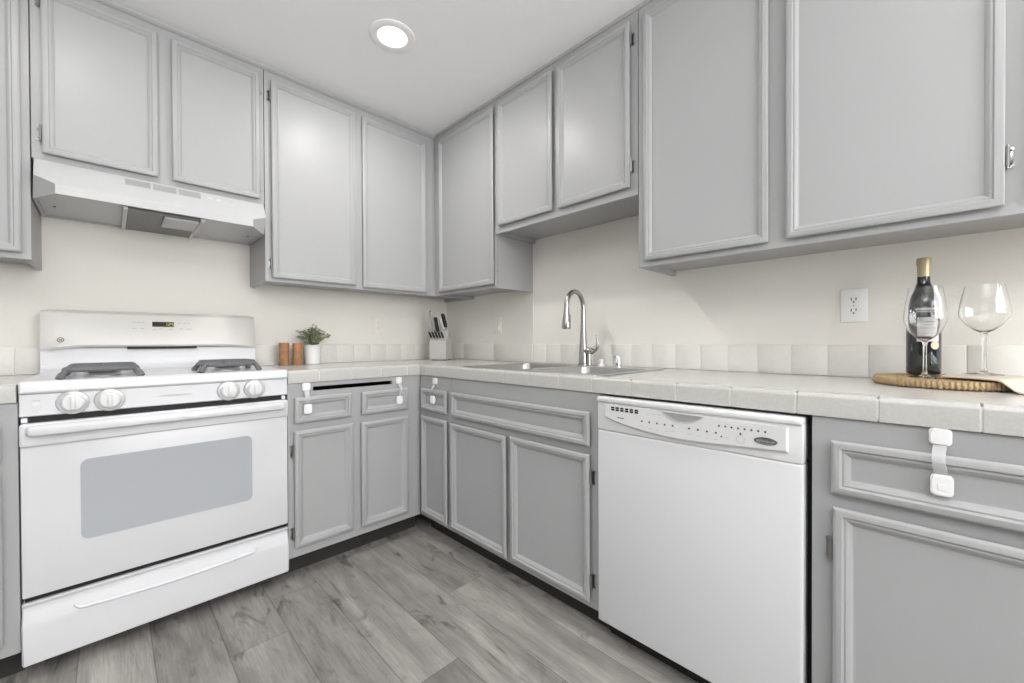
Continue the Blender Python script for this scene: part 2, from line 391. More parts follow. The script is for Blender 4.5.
# ------------------------------------------------------------------ child-safety latches
def latch(label, wall, ux, uz, lx, lz, w=.034, h=.036):
    y0, y1 = -D-.0006, -D-DT-.0008
    t = thing('safety_latch', label, 'safety latch', wall, ux, 0, y0)
    def pad(x, z, y, ww, hh):
        p = MB(); r = .009
        p.rrect(x-ww/2, x+ww/2, z-hh/2, z+hh/2, y, y-.006, r); p.rrect(x-ww/2+.003, x+ww/2-.003, z-hh/2+.003, z+hh/2-.003, y-.006, y-.011, r*.8)
        return p
    obj('upper_pad', pad(ux, uz, y0, w, h), 'latch', t)
    yl = -D-.0140
    lp = pad(lx, lz, yl, w, h+.008); lp.box(lx-w*.25, lx+w*.25, yl+.001, -D-.0058, lz-.010, lz+.010); lp.box(lx-.006, lx+.006, yl-.012, yl-.011, lz-.009, lz+.004, .0005, 1)
    obj('lower_pad', lp, 'latch', t)
    s = MB(); n = 8; V = []
    for k in range(n+1):
        f = k/n; z = uz-h/2+.004+(lz+h/2-uz+h/2)*f; x = ux+(lx-ux)*f+.004*math.sin(PI*f*1.0)*(1 if lx < ux else -1)
        y = y0-.004+(yl-y0)*f-.015*math.sin(PI*f)
        V.append((x, y, z))
    for sg in (0, 1): pass
    verts = []; faces = []
    for (x, y, z) in V:
        verts += [(x-.010, y, z), (x+.010, y, z), (x+.010, y-.0016, z), (x-.010, y-.0016, z)]
    for k in range(n):
        for j in range(4):
            a = k*4+j; b_ = k*4+(j+1) % 4; faces.append((a, b_, b_+4, a+4))
    faces += [(0, 1, 2, 3), tuple(n*4+j for j in range(4))]
    s.faces(verts, faces)
    obj('strap', s, 'strap', t)
    return t
latch('white child safety latch on the drawer right of the stove, beside the dark slot', 'A', -1.241, .860, -1.239, .760)
latch('white child safety latch at the right end of the dark slot, left of the corner', 'A', -.775, .856, -.778, .753)
latch('small white child safety latch on the narrow drawer in the inner corner', 'B', .796, .853, .793, .754)
latch('larger white child safety latch on the wide drawer right of the dishwasher', 'B', 2.653, .862, 2.655, .764)

# ------------------------------------------------------------------ counter tops
def edge_prof():
    P = [(-DC, ZB), (-DC, ZT-.010)]
    for k in range(1, 6):
        a = PI/2*k/5; P.append((-DC+.013-.013*math.cos(a), ZT-.010+.013*math.sin(a)))
    P += [(-DC+.040, ZT+.0022), (-DC+.050, ZT), (-DC+.050, ZB)]
    return P
EP = edge_prof()
SKX0, SKX1, SKY0, SKY1 = .965, 1.785, -.575, -.085     # sink cut-out in run coordinates of wall B
def edge_run(mb, wall, a, b, step, start):
    """edge tiles between a and b along the run, joints at start+k*step"""
    cuts = [a]; k = math.ceil((a-start)/step+1e-6)
    while start+k*step < b-.004: cuts.append(start+k*step); k += 1
    cuts.append(b)
    for c0, c1 in zip(cuts[:-1], cuts[1:]):
        g = .0014; i0 = c0+(g if c0 > a else 0); i1 = c1-(g if c1 < b else 0)
        ins = lambda P, d: [(y+d*(1 if y < -DC+.03 else -1)*(.8), z-(d if z > ZB+.01 else 0)) for y, z in P]
        rings = []
        for t, d in ((i0, .0016), (i0+.0016, 0), (i1-.0016, 0), (i1, .0016)):
            P = ins(EP, d)
            rings.append([((t, y, z) if wall == 'A' else (y, -t, z)) for y, z in P])
        mb.loft(rings)
t = empty('countertop', (-.35, -.35, ZB), 0, 'L-shaped white tiled kitchen counter running under the sink and along both walls', 'countertop'); ORG[t.name] = Vector((-.35, -.35, ZB))
top = MB(); yb = -DC+.0495
top.box(SX1+.002, yb, yb, -.0015, ZB+.0005, ZT)                        # along the stove wall
def bB(x0, x1, y0, y1): top.box(y0, y1, -x1, -x0, ZB+.0005, ZT)
bB(.0015, SKX0, yb, -.0015); bB(SKX0, SKX1, yb, SKY0); bB(SKX0, SKX1, SKY1, -.0015); bB(SKX1, FAR, yb, -.0015)
obj('counter_surface', top, 'tile', t)
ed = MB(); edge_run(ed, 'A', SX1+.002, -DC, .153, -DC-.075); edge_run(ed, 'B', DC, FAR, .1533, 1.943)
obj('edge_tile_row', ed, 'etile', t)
gr = MB(); gr.box(SX1+.003, -DC+.006, -DC+.0022, -DC+.03, ZB+.002, ZT-.003); gr.box(-DC+.0022, -DC+.03, -FAR+.001, -DC+.006, ZB+.002, ZT-.003)
obj('edge_grout', gr, 'grout', t, 'white grout in the edge tile joints')
t = empty('countertop', (-2.4, -.35, ZB), 0, 'short piece of tiled counter left of the stove at the left edge', 'countertop'); ORG[t.name] = Vector((-2.4, -.35, ZB))
obj('counter_surface', MB().box(-2.72, SX0-.003, yb, -.0015, ZB+.0005, ZT), 'tile', t)
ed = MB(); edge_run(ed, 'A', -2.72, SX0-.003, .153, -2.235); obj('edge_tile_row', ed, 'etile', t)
obj('edge_grout', MB().box(-2.719, SX0-.004, -DC+.0022, -DC+.03, ZB+.002, ZT-.003), 'grout', t)

def splash(label, wall, a, b, start, y0, step=.1130):
    t = thing('tile_backsplash', label, 'backsplash', wall, (a+b)/2, ZT, y0)
    z0, z1 = ZT+.0006, 1.0465; T = MB(); k = math.ceil((a-start)/step+1e-6); cuts = [a]
    while start+k*step < b-.004: cuts.append(start+k*step); k += 1
    cuts.append(b); g = .0013
    for c0, c1 in zip(cuts[:-1], cuts[1:]):
        T.box(c0+g, c1-g, y0-.010, y0-.001, z0+.001, z1, .0022, 2)
    obj('tile_row', T, 'stile', t)
    obj('grout', MB().box(a, b, y0-.0075, y0-.0004, z0, z1-.0012), 'grout', t)
splash('low row of cream tiles along the wall right of the stove, behind the plant', 'A', SX1+.002, -.012, -1.08, -.0004)
splash('short row of beige tiles on the wall left of the stove', 'A', -2.72, SX0-.003, -2.155, -.0004)
splash('low row of tiles in the corner left of the sink, below the light switch', 'B', .001, STEP-.0005, .56, -.0004, .34)
splash('long row of cream square tiles behind the faucet and wine bottle', 'B', STEP+.0005, FAR, 1.705, .0026)

# ------------------------------------------------------------------ stove
def stove():
    x0, x1 = SX0+.002, SX1-.002; xm = (x0+x1)/2; F = -.655
    t = thing('gas_stove', 'white freestanding gas stove with oven and storage drawer', 'stove', 'A', xm, 0, -.3)
    b = MB(); b.box(x0+.004, x1-.004, -.610, -.025, .055, .9035, .002, 1)
    obj('oven_body', b, 'white', t)
    for fx in (x0+.05, x1-.05):
        for fy in (-.55, -.09): obj('leveling_foot', MB().lathe([(.018, 0), (.018, .012), (.008, .014), (.008, .0546)], (fx, fy, .0), 14), 'black', t)
    # storage drawer: flat face, sloped finger pull at the top
    dr = MB(); P = [(-.612, .052), (F-.004, .052), (F-.0075, .056), (F-.0075, .165), (F-.005, .182), (F+.006, .214), (F+.009, .230), (F+.003, .240), (F+.004, .2455), (-.612, .2455)]
    R = []
    for xx, d in ((x0, .004), (x0+.004, 0), (x1-.004, 0), (x1, .004)): R.append([(xx, y+(d if y < -.63 else 0), z+(d if z < .1 else -d*.5)) for y, z in P])
    dr.loft(R); o = obj('storage_drawer', dr, 'white', t)
    g = MB(); pts = []
    for k in range(41):
        f_ = k/40; e = max(0, abs(2*f_-1)-.94)/.06
        pts.append((-1.968+.524*f_, F-.0050-.001*math.sin(PI*f_), .188-.010*math.sin(PI*f_)+.012*e*e))
    g.tube(pts, [.0068 if 0 < i < 40 else .003 for i in range(41)], 10); obj('drawer_grip', g, 'white', o)
    obj('drawer_gap_shade', MB().box(x0+.006, x1-.006, -.640, -.611, .2460, .2615), 'black', t)  # black strip put in as the shade between door and drawer
    # oven door
    dz0, dz1 = .262, .742
    od = MB(); od.box(x0+.001, x1-.001, F, -.612, dz0, dz1, .005, 3)
    od.box(x0, x1, F-.012, -.612, dz1-.004, .812, .008, 3)
    o = obj('oven_door', od, 'white', t)
    hb = MB(); P = [(F-.010, .770), (F-.030, .772), (F-.040, .778), (F-.043, .788), (F-.040, .798), (F-.030, .805), (F-.010, .806)]; R = []
    for xx, d in ((x0+.014, .012), (x0+.022, .003), (x0+.035, 0), (x1-.035, 0), (x1-.022, .003), (x1-.014, .012)): R.append([(xx, min(F-.009, y+d*1.6), z+(d*.5 if z < .788 else -d*.5)) for y, z in P])
    hb.loft(R); obj('handle', hb, 'white', o)
    obj('oven_window', MB().rrect(-1.951, -1.459, .407, .676, F-.0015, F+.002, .022), 'ovenglass', o)
    # dark gap, control panel
    obj('vent_gap', MB().box(x0+.02, x1-.02, -.640, -.611, .8125, .832), 'black', t)
    for xx in (x0+.010, x1-.014): obj('door_bumper', MB().box(xx-.007, xx+.007, -.650, -.611, .8135, .829, .002), 'whitep', t)
    cp = MB(); P = [(-.611, .8325), (F+.004, .8325), (F-.001, .836), (F+.001, .902), (F+.004, .9045), (-.611, .9045)]; R = []
    for xx, d in ((x0, .003), (x0+.003, 0), (x1-.003, 0), (x1, .003)): R.append([(xx, y+(d if y < -.63 else 0), z) for y, z in P])
    cp.loft(R); cpo = obj('control_panel', cp, 'white', t)
    for kx in (-1.965, -1.879, -1.538, -1.448):
        kn = MB(); c = (kx, F-.001, .869)
        kn.lathe([(.029, -.003), (.028, -.009), (.0265, -.016), (.0255, -.020), (.022, -.023), (.001, -.024)], c, 32, 'y')
        ko = obj('control_knob', kn, 'whitep', t)
        obj('knob_skirt', MB().lathe([(.0385, 0), (.0385, -.004), (.036, -.0075), (.030, -.0085), (.001, -.0085)], c, 32, 'y'), 'skirt', ko)
        gp = MB(); gp.box(kx-.0055, kx+.0055, F-.034, F-.022, .848, .891, .003, 2); obj('knob_grip', gp, 'whitep', ko)
        mk = MB()
        mk.tube([(kx+.0400*math.sin(a), F-.0006, .869+.0400*math.cos(a)) for a in [-2.3+1.9*q/10 for q in range(11)]], .0006, 5)
        obj('dial_mark', mk, 'lightprint', cpo)
    sw = MB().rrect(-2.053, -2.037, .853, .878, F-.004, F+.001, .002); sw.rrect(-2.050, -2.040, .857, .868, F-.007, F-.004, .001); obj('oven_light_switch', sw, 'whitep', cpo)
    mk = MB(); mk.box(-2.054, -2.036, F-.001, F, .8825, .8842); obj('switch_print', mk, 'lightprint', cpo)
    lg = MB(); n = 24
    lg.loft([[(-1.705+.052*s*math.cos(2*PI*j/n), F-.0012+.001*i, .868+.0035*s*math.sin(2*PI*j/n)) for j in range(n)] for i, s in ((1, 1), (0, 1))]); obj('panel_emblem', lg, 'lightprint', cpo)
    # cooktop with rolled edge and rising back
    ct = MB(); z = .944
    P = [(-.052, .9055), (F-.004, .9055), (F-.009, .911), (F-.009, .934), (F-.006, .941), (F+.002, .9445), (F+.020, z), (-.135, z), (-.118, z+.003), (-.106, z+.012), (-.100, z+.028), (-.098, 1.043), (-.052, 1.043)]
    R = []
    for xx, d in ((x0, .004), (x0+.004, .0), (x1-.004, .0), (x1, .004)): R.append([(xx, y+(d if y < -.6 else 0), zz-(d*.5 if zz > .92 else 0)) for y, zz in P])
    ct.loft(R)
    obj('cooktop', ct, 'white', t)
    # backguard: bulging console, lower edge curved up toward the ends
    bg = MB(); R = []; n = 28
    for k in range(n+1):
        s = -1+2*k/n; xx = xm+s*.3795; e = max(0, abs(s)-.985)/.015
        lo = 1.036+(.010*(1-math.cos(PI*min(1, max(0, (.98-abs(s))/.32))))/2)
        bul = .012*(1-abs(s)**6)
        R.append([(xx, -.026, lo), (xx, -.112-bul+.014*e, lo), (xx, -.120-bul+.018*e, lo+.010), (xx, -.116-bul+.018*e, lo+.05), (xx, -.094-bul*.5+.014*e, 1.190), (xx, -.085+.012*e, 1.201-.004*e), (xx, -.070, 1.206-.006*e), (xx, -.026, 1.206-.008*e)])
    bg.loft(R); bgo = obj('backguard', bg, 'warmw', t)
    obj('vent_slot', MB().box(-1.823, -1.576, -.126, -.099, 1.0365, 1.0475), 'black', t)
    # touch console prints; face of the console leans back: y along the slope
    def fy(z_): return -.1285+(z_-1.098)*(.0285/.092)-.0012
    def patch(mb, xa, xb, za, zb, th=.0012): mb.faces([(xa, fy(za), za), (xb, fy(za), za), (xb, fy(zb), zb), (xa, fy(zb), zb), (xa, fy(za)+.004, za), (xb, fy(za)+.004, za), (xb, fy(zb)+.004, zb), (xa, fy(zb)+.004, zb)], [(0, 1, 2, 3), (4, 5, 6, 7), (0, 1, 5, 4), (1, 2, 6, 5), (2, 3, 7, 6), (3, 0, 4, 7)])
    d = MB(); patch(d, -1.738, -1.660, 1.139, 1.162); do = obj('display', d, 'disp', bgo)
    d = MB(); sg = lambda xa, xb, za, zb: d.faces([(xa, fy(za)-.0006, za), (xb, fy(za)-.0006, za), (xb, fy(zb)-.0006, zb), (xa, fy(zb)-.0006, zb)], [(0, 1, 2, 3)])
    for gx, segs in ((-1.692, 'bc'), (-1.680, 'abged'), (-1.669, 'afgcd')):
        w, h0, hm, h1 = .007, 1.1435, 1.1505, 1.1575
        q = {'a': (gx, gx+w, h1-.0015, h1), 'g': (gx, gx+w, hm-.0008, hm+.0008), 'd': (gx, gx+w, h0, h0+.0015), 'f': (gx, gx+.0015, hm, h1), 'e': (gx, gx+.0015, h0, hm), 'b': (gx+w-.0015, gx+w, hm, h1), 'c': (gx+w-.0015, gx+w, h0, hm)}
        for ch in segs: sg(*q[ch])
    obj('display_digits', d, 'digit', do)
    for xa, zz in [(-1.800, 1.158), (-1.785, 1.158), (-1.771, 1.158), (-1.800, 1.130), (-1.772, 1.130), (-1.730, 1.126), (-1.708, 1.129), (-1.672, 1.127), (-1.640, 1.158), (-1.620, 1.158), (-1.604, 1.158), (-1.634, 1.130), (-1.612, 1.130), (-1.600, 1.130)]:
        d = MB(); patch(d, xa-.0055, xa+.0055, zz-.0024, zz+.0018); obj('touch_key', d, 'lightprint', bgo)
    lgm = MB(); n = 24; cx_, cz_ = -2.022, 1.078
    for k in range(n):
        a, a2 = 2*PI*k/n, 2*PI*(k+1)/n
        V = [(cx_+r*math.cos(q), fy(cz_+r*math.sin(q))-.0005, cz_+r*math.sin(q)) for r, q in ((.010, a), (.010, a2), (.0078, a2), (.0078, a))]
        lgm.faces(V, [(0, 1, 2, 3)])
    for dx in (-.0035, .0015): patch(lgm, cx_+dx, cx_+dx+.0025, cz_-.004, cz_+.004)
    obj('round_emblem', lgm, 'print', bgo)
    # burners and grates
    for bx_, by_, gw, gd in ((-1.897, -.515, .205, .205), (-1.897, -.255, .205, .205), (-1.520, -.515, .205, .205), (-1.475, -.255, .215, .205)):
        bu = MB(); bu.lathe([(.052, 0), (.050, .006), (.040, .010), (.036, .014)], (bx_, by_, z+.0004), 28); bo = obj('burner', bu, 'alu', t)
        obj('burner_cap', MB().lathe([(.038, .0145), (.039, .018), (.034, .0225), (.001, .024)], (bx_, by_, z), 28), 'cap', bo)
        g = MB(); zt_ = z+.029; r = .0078; hw, hd = gw/2-.012, gd/2-.012; c = .02; pts = []
        for cx2, cy2, a0 in ((hw-c, hd-c, 0), (-hw+c, hd-c, PI/2), (-hw+c, -hd+c, PI), (hw-c, -hd+c, 1.5*PI)):
            for k in range(5): a = a0+PI/2*k/4; pts.append((bx_+cx2+c*math.cos(a), by_+cy2+c*math.sin(a), zt_))
        pts.append(pts[0]); g.tube(pts, r, 8)
        for sx in (-1, 1):
            for sy in (-1, 1): g.tube([(bx_+sx*(hw-.006), by_+sy*(hd-.006), zt_), (bx_+sx*(hw+.006), by_+sy*(hd+.004), z+.012), (bx_+sx*(hw+.010), by_+sy*(hd+.008), z+.0008)], [r, .0105, .0115], 8)
        for dx, dy in ((1, 0), (-1, 0), (0, 1), (0, -1)):
            g.tube([(bx_+dx*hw, by_+dy*hd, zt_), (bx_+dx*hw*.6, by_+dy*hd*.6, zt_+.003), (bx_+dx*.022, by_+dy*.022, zt_+.004)], [.0072, .0066, .005], 8)
        obj('burner_grate', g, 'iron', t)
stove()

# ------------------------------------------------------------------ range hood
def hood():
    x0, x1 = -2.0765, -1.3275; xm = (x0+x1)/2; zb, zt = 1.600, 1.7465
    xl, xr, yf, yc = -2.012, -1.402, -.447, -.312
    t = thing('range_hood', 'white under-cabinet range hood above the stove', 'range hood', 'A', xm, zb)
    h = MB()
    foot = [(x0, -.003), (x0, yc), (xl, yf), (xr, yf), (x1, yc), (x1, -.003)]
    low = [(x, y, zb) for x, y in foot]; lip = [(x, y, zb+.034) for x, y in foot]; lip[1] = (x0+.009, -.392, 1.668); lip[4] = (x1-.009, -.392, 1.668); lip[0] = (x0, -.003, 1.668); lip[5] = (x1, -.003, 1.668)
    tf = [(x0, -.003), (x0+.005, -U-.004), (x0+.012, -U-.006), (x1-.012, -U-.006), (x1-.003, -U-.004), (x1, -.003)]
    topr = [(x, y, zt) for x, y in tf]
    V = low+lip+topr; n = 6; F = []
    for i in range(2):
        for j in range(n): k = (j+1) % n; F.append((i*n+j, i*n+k, (i+1)*n+k, (i+1)*n+j))
    F.append(tuple(range(12, 18)))
    # underside: lip then a recessed pan
    ins = [(x0+.010, -.012), (x0+.010, yc+.006), (xl+.006, yf+.012), (xr-.006, yf+.012), (x1-.010, yc+.006), (x1-.010, -.012)]
    V += [(x, y, zb) for x, y in ins]+[(x, y, zb+.014) for x, y in ins]
    for j in range(n):
        k = (j+1) % n; F.append((j, k, 18+k, 18+j)); F.append((18+j, 18+k, 24+k, 24+j))
    F.append(tuple(range(24, 30)))
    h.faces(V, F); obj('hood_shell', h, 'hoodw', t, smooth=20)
    obj('underside_pan', MB().prism([(x*.998+xm*.002, y) for x, y in ins], 'z', zb+.008, zb+.0138), 'hoodin', t)
    # louvres near the top of the sloping front
    def slope(z_): return -U-.006+(zt-z_)*(-.447+U+.006)/(zt-zb-.034)
    for a, b in ((-1.829, -1.752), (-1.744, -1.668), (-1.661, -1.585)):
        lv = MB()
        for k in range(6):
            z_ = 1.7345-k*.0058; y_ = slope(z_)
            lv.faces([(a, y_-.0008, z_), (b, y_-.0008, z_), (b, slope(z_-.0032)-.0008, z_-.0032), (a, slope(z_-.0032)-.0008, z_-.0032), (a, y_+.004, z_), (b, y_+.004, z_), (b, y_+.004, z_-.0032), (a, y_+.004, z_-.0032)], [(0, 1, 2, 3), (4, 5, 6, 7), (0, 1, 5, 4), (2, 3, 7, 6), (1, 2, 6, 5), (0, 3, 7, 4)])
        obj('vent_louver', lv, 'vent', t)
    for kx in (-1.55, -1.52, -1.47): obj('rocker_switch', MB().box(kx-.009, kx+.009, slope(1.715)-.0015, slope(1.715)+.004, 1.710, 1.719, .001, 1), 'lightprint' if kx > -1.49 else 'whitep', t)
    # filter with two rails and a lamp lens, under the pan
    fl = obj('grease_filter', MB().box(-1.822, -1.592, -.405, -.02, zb-.006, zb+.0075), 'filter', t)
    for kx in (-1.830, -1.585): obj('filter_rail', MB().box(kx-.007, kx+.007, -.425, -.012, zb-.010, zb+.0076, .002), 'hoodin', t)
    obj('lamp_cover', MB().box(-1.712, -1.596, -.40, -.225, zb-.018, zb-.0062, .005), 'lens', t)
    for kx in (-2.03, -1.372): obj('screw', MB().lathe([(.004, 0), (.003, -.003)], (kx, -.2, zb+.0078), 10), 'slot', t)
hood()

# ------------------------------------------------------------------ dishwasher
def text_mesh(s, size):
    cu = bpy.data.curves.new('t', 'FONT'); cu.body = s; cu.size = size; cu.align_x = 'CENTER'; cu.align_y = 'CENTER'; cu.extrude = .0002
    o = bpy.data.objects.new('t', cu); C.objects.link(o)
    me = bpy.data.meshes.new_from_object(o.evaluated_get(bpy.context.evaluated_depsgraph_get()))
    bpy.data.objects.remove(o); bpy.data.curves.remove(cu)
    pts = [tuple(v.co) for v in me.vertices]; fs = [tuple(p.vertices) for p in me.polygons]; bpy.data.meshes.remove(me)
    return pts, fs
def dishwasher():
    x0, x1 = 1.8275, 2.4205; xm = (x0+x1)/2; F = -.668
    t = thing('dishwasher', 'white built-in dishwasher under the counter right of the sink', 'dishwasher', 'B', xm, 0, -.3)
    obj('tub', MB().box(x0+.003, x1+.009, -.600, -.02, .02, .8775), 'black', t)
    for fx in (x0+.05, x1-.05):
        for fy in (-.55, -.08): obj('leveling_foot', MB().box(fx-.015, fx+.015, fy-.015, fy+.015, 0, .0198), 'black', t)
    obj('kick_plate', MB().box(x0+.004, x1-.004, -.600+.012, -.57, .004, .0198), 'black', t)
    d = MB(); d.box(x0, x1, F+.001, -.6005, .087, .7555, .006, 3); obj('door', d, 'white', t)
    # console: top lip, frame, bowed lower edge
    c = MB(); c.box(x0, x1, F+.002, -.6005, .7565, .8560, .004, 3); c.box(x0, x1, F-.006, -.6005, .8535, .8715, .006, 3)
    co = obj('control_console', c, 'whitep', t)
    # raised inner console with a bowed bottom edge
    xa, xb = x0+.035, 2.391; n = 24; P = [(xb, .846), (xa, .851)]
    for k in range(n+1):
        s = k/n; P.append((xa+(xb-xa)*s, .806-.040*math.sin(PI*min(1, s*1.15/1.15))**.7*(1 if s < .6 else 1) + .0*(s) if s < .62 else .806-.040*math.sin(PI*.62)**.7-.0+(s-.62)*.035))
    P2 = [(p[0]+(xm-p[0])*.014, p[1]+(.846-p[1])*.10) for p in P]
    c = MB(); c.loft([[(p[0], F+.0015, p[1]) for p in P], [(p[0], F-.0015, p[1]) for p in P], [(p[0], F-.0095, p[1]) for p in P2]]); pn = obj('button_panel', c, 'whitep', co)
    FY = F-.0097
    v = MB()
    for k in range(6):
        for r in (0, 1): v.box(1.889+k*.0172, 1.901+k*.0172, FY-.0004, FY+.002, .8405-r*.0072-.0028, .8405-r*.0072+.0028)
    obj('vent_slot', v, 'black', pn)
    hp = MB(); n = 16
    hp.loft([[(2.069+.116*k/n, y, .846-.0005*k/n-(.024*math.sin(PI*k/n) if s else 0)) for k in range(n+1) for s in (0,)]+[(2.185-.116*k/n, y, .8455-.022*math.sin(PI*k/n)**.8) for k in range(1, n)] for y in (FY+.002, FY-.0006)])
    ho = obj('handle_pocket', hp, 'pocket', pn)
    hl = MB(); hl.tube([(2.066+.122*k/n, FY-.001, .8475-.0005*k/n) for k in range(n+1)], .0011, 6); hl.tube([(2.066+.122*k/n, FY-.001, .8465-.0235*math.sin(PI*k/n)**.8) for k in range(n+1)], .0013, 6)
    obj('pocket_rim', hl, 'lightprint', ho)
    dm = MB()
    for x, z in [(2.0, .809), (2.0245, .809), (2.05, .809), (2.0745, .8085), (2.099, .8088), (2.148, .808), (2.173, .808), (2.198, .807), (2.222, .807)]: dm.lathe([(.0030, .002), (.0030, -.0004)], (x, FY, z), 10, 'y')
    for k in range(8): dm.lathe([(.0028, .002), (.0028, -.0004)], (2.230+k*.0160, FY, .828), 10, 'y')
    dm.lathe([(.0028, .002), (.0028, -.0004)], (2.284, FY, .814), 10, 'y'); dm.lathe([(.0024, .002), (.0024, -.0004)], (2.236, FY, .799), 10, 'y')
    for k in range(3): dm.box(1.913+k*.0085, 1.919+k*.0085, FY-.0004, FY+.001, .8075, .8105)
    obj('indicator_dot', dm, 'print', pn)
    lm = MB()
    for x, z in [(1.999, .793), (2.03, .790), (2.05, .7885), (2.082, .789), (2.10, .792), (2.15, .792), (2.175, .791), (2.20, .789), (2.222, .789), (2.25, .798)]: lm.box(x-.006, x+.006, FY-.0004, FY+.001, z-.0009, z+.0009); 
    for x in (2.02, 2.04, 2.06, 2.25, 2.29, 2.33): lm.box(x-.007, x+.007, FY-.0004, FY+.001, .8345, .8357)
    for k in range(20):
        a, a2 = 2*PI*k/20, 2*PI*(k+1)/20
        lm.faces([(2.284+r*math.cos(q), FY-.0004, .799+r*math.sin(q)) for r, q in ((.0105, a), (.0105, a2), (.0092, a2), (.0092, a))], [(0, 1, 2, 3)])
    obj('button_print', lm, 'lightprint', pn)
    n = 32; ov = MB(); ov.loft([[(2.3425+s*.0265*math.cos(2*PI*j/n), FY+dy, .8045+s*.0098*math.sin(2*PI*j/n)) for j in range(n)] for s, dy in ((1, .001), (1, -.0012), (.9, -.002))])
    bo = obj('brand_badge', ov, 'badge', pn, 'dark silver oval badge')
    pts, fs = text_mesh('Whirlpool', .0098); tm = MB(); tm.faces([(2.3425+p[0], FY-.0021-p[2]*.3, .8045+p[1]) for p in pts], fs)
    sw = tm; sw.tube([(2.3425+.021*math.cos(a), FY-.0021, .8045+.0072*math.sin(a)) for a in [3.4+2.2*k/12 for k in range(13)]], .0005, 5)
    obj('badge_lettering', tm, 'lightprint', bo)
dishwasher()

# ------------------------------------------------------------------ sink, faucet
def sink():
    x0, x1, y0, y1 = SKX0-.014, SKX1+.014, SKY0-.014, SKY1+.014; z = ZT+.0004
    t = thing('kitchen_sink', 'stainless steel double-bowl drop-in sink in the tiled counter', 'sink', 'B', (x0+x1)/2, z, (y0+y1)/2)
    def rr(xa, xb, ya, yb_, zz, r, n=5):
        P = []
        for cx, cy, a0 in ((xb-r, yb_-r, 0), (xa+r, yb_-r, PI/2), (xa+r, ya+r, PI), (xb-r, ya+r, 1.5*PI)):
            for k in range(n+1): a = a0+PI/2*k/n; P.append((cx+r*math.cos(a), cy+r*math.sin(a), zz))
        return P
    xm = (x0+x1)/2; bowls = ((x0+.035, xm-.018), (xm+.018, x1-.035)); by0, by1 = y0+.032, y1-.075
    # deck: outer ring with two rounded cut-outs, filled by triangulation
    b = bmesh.new(); loops = [rr(x0, x1, y0, y1, z+.004, .03)]+[rr(a, c, by0, by1, z+.004, .05) for a, c in bowls]; E = []
    for lp in loops:
        vs = [b.verts.new(p) for p in lp]; E += [b.edges.new((vs[i], vs[(i+1) % len(vs)])) for i in range(len(vs))]
    bmesh.ops.triangle_fill(b, use_beauty=True, use_dissolve=False, edges=E)
    dk = MB(); dk._merge(b)
    dk.loft([rr(x0, x1, y0, y1, z+.004, .03), rr(x0-.004, x1+.004, y0-.004, y1+.004, z+.003, .034), rr(x0-.006, x1+.006, y0-.006, y1+.006, z, .036)], cap=False)
    obj('rim', dk, 'steel', t)
    for a, c in bowls:
        bw = MB(); d = .165
        bw.loft([rr(a, c, by0, by1, z+.004, .05), rr(a+.004, c-.004, by0+.004, by1-.004, z-.004, .05), rr(a+.008, c-.008, by0+.008, by1-.008, z-d+.03, .055), rr(a+.020, c-.020, by0+.020, by1-.020, z-d+.008, .05), rr(a+.05, c-.05, by0+.05, by1-.05, z-d, .05)], cap=False)
        V = rr(a+.05, c-.05, by0+.05, by1-.05, z-d, .05); bw.faces(V, [tuple(range(len(V)))])
        bo = obj('basin', bw, 'steel', t)
        obj('drain_strainer', MB().lathe([(.040, .0006), (.038, .004), (.028, .003), (.001, .002)], ((a+c)/2, (by0+by1)/2, z-d), 24), 'chrome', bo)
sink()
ZR = ZT+.0046
def faucet():
    x, y = 1.370, -.105
    t = thing('kitchen_faucet', 'tall brushed nickel gooseneck pull-down faucet behind the sink', 'faucet', 'B', x, ZR, y)
    obj('base_ring', MB().lathe([(.028, 0), (.028, .005), (.024, .010), (.020, .012)], (x, y, ZR), 28), 'nickel', t)
    sp = MB(); pts = []; rs = []
    for zz, r in ((ZR+.010, .0245), (ZR+.04, .0235), (ZR+.09, .0205), (ZR+.14, .0170), (ZR+.19, .0145), (ZR+.24, .0132), (1.225, .0125)): pts.append((x, y, zz)); rs.append(r)
    R_ = .080
    for k in range(1, 19):
        a = PI*1.02*k/18; pts.append((x+.014*(1-math.cos(a))/2, y-R_*(1-math.cos(a)), 1.235+R_*math.sin(a)*1.02)); rs.append(.0122)
    sp.tube(pts, rs, 18); obj('spout', sp, 'nickel', t)
    ex, ey, ez = pts[-1]
    sh = MB(); sh.tube([(ex, ey, ez), (ex+.001, ey-.002, ez-.03), (ex+.0015, ey-.004, ez-.072), (ex+.002, ey-.005, ez-.098), (ex+.002, ey-.005, ez-.106)], [.0132, .0150, .0205, .0225, .0195], 18)
    so = obj('spray_head', sh, 'nickel', t); obj('spray_button', MB().box(ex+.012, ex+.024, ey-.011, ey+.004, ez-.075, ez-.035, .003), 'nickel', so)
    hd = MB(); hz = 1.012
    hd.tube([(x+.004, y, hz), (x+.030, y+.002, hz), (x+.052, y+.004, hz), (x+.060, y+.004, hz)], [.0165, .0175, .0165, .012], 16); ho = obj('handle_body', hd, 'nickel', t)
    lv = MB(); lv.tube([(x+.056, y+.004, hz-.004), (x+.072, y+.006, hz+.004), (x+.082, y+.008, hz+.022), (x+.082, y+.010, hz+.05), (x+.074, y+.012, hz+.085)], [.009, .0085, .0075, .0065, .0055], 12); obj('lever', lv, 'nickel', ho)
    obj('handle_stem', MB().tube([(x+.036, y, ZR+.001), (x+.034, y+.001, hz-.012)], [.0120, .0105], 14), 'nickel', t)
faucet()
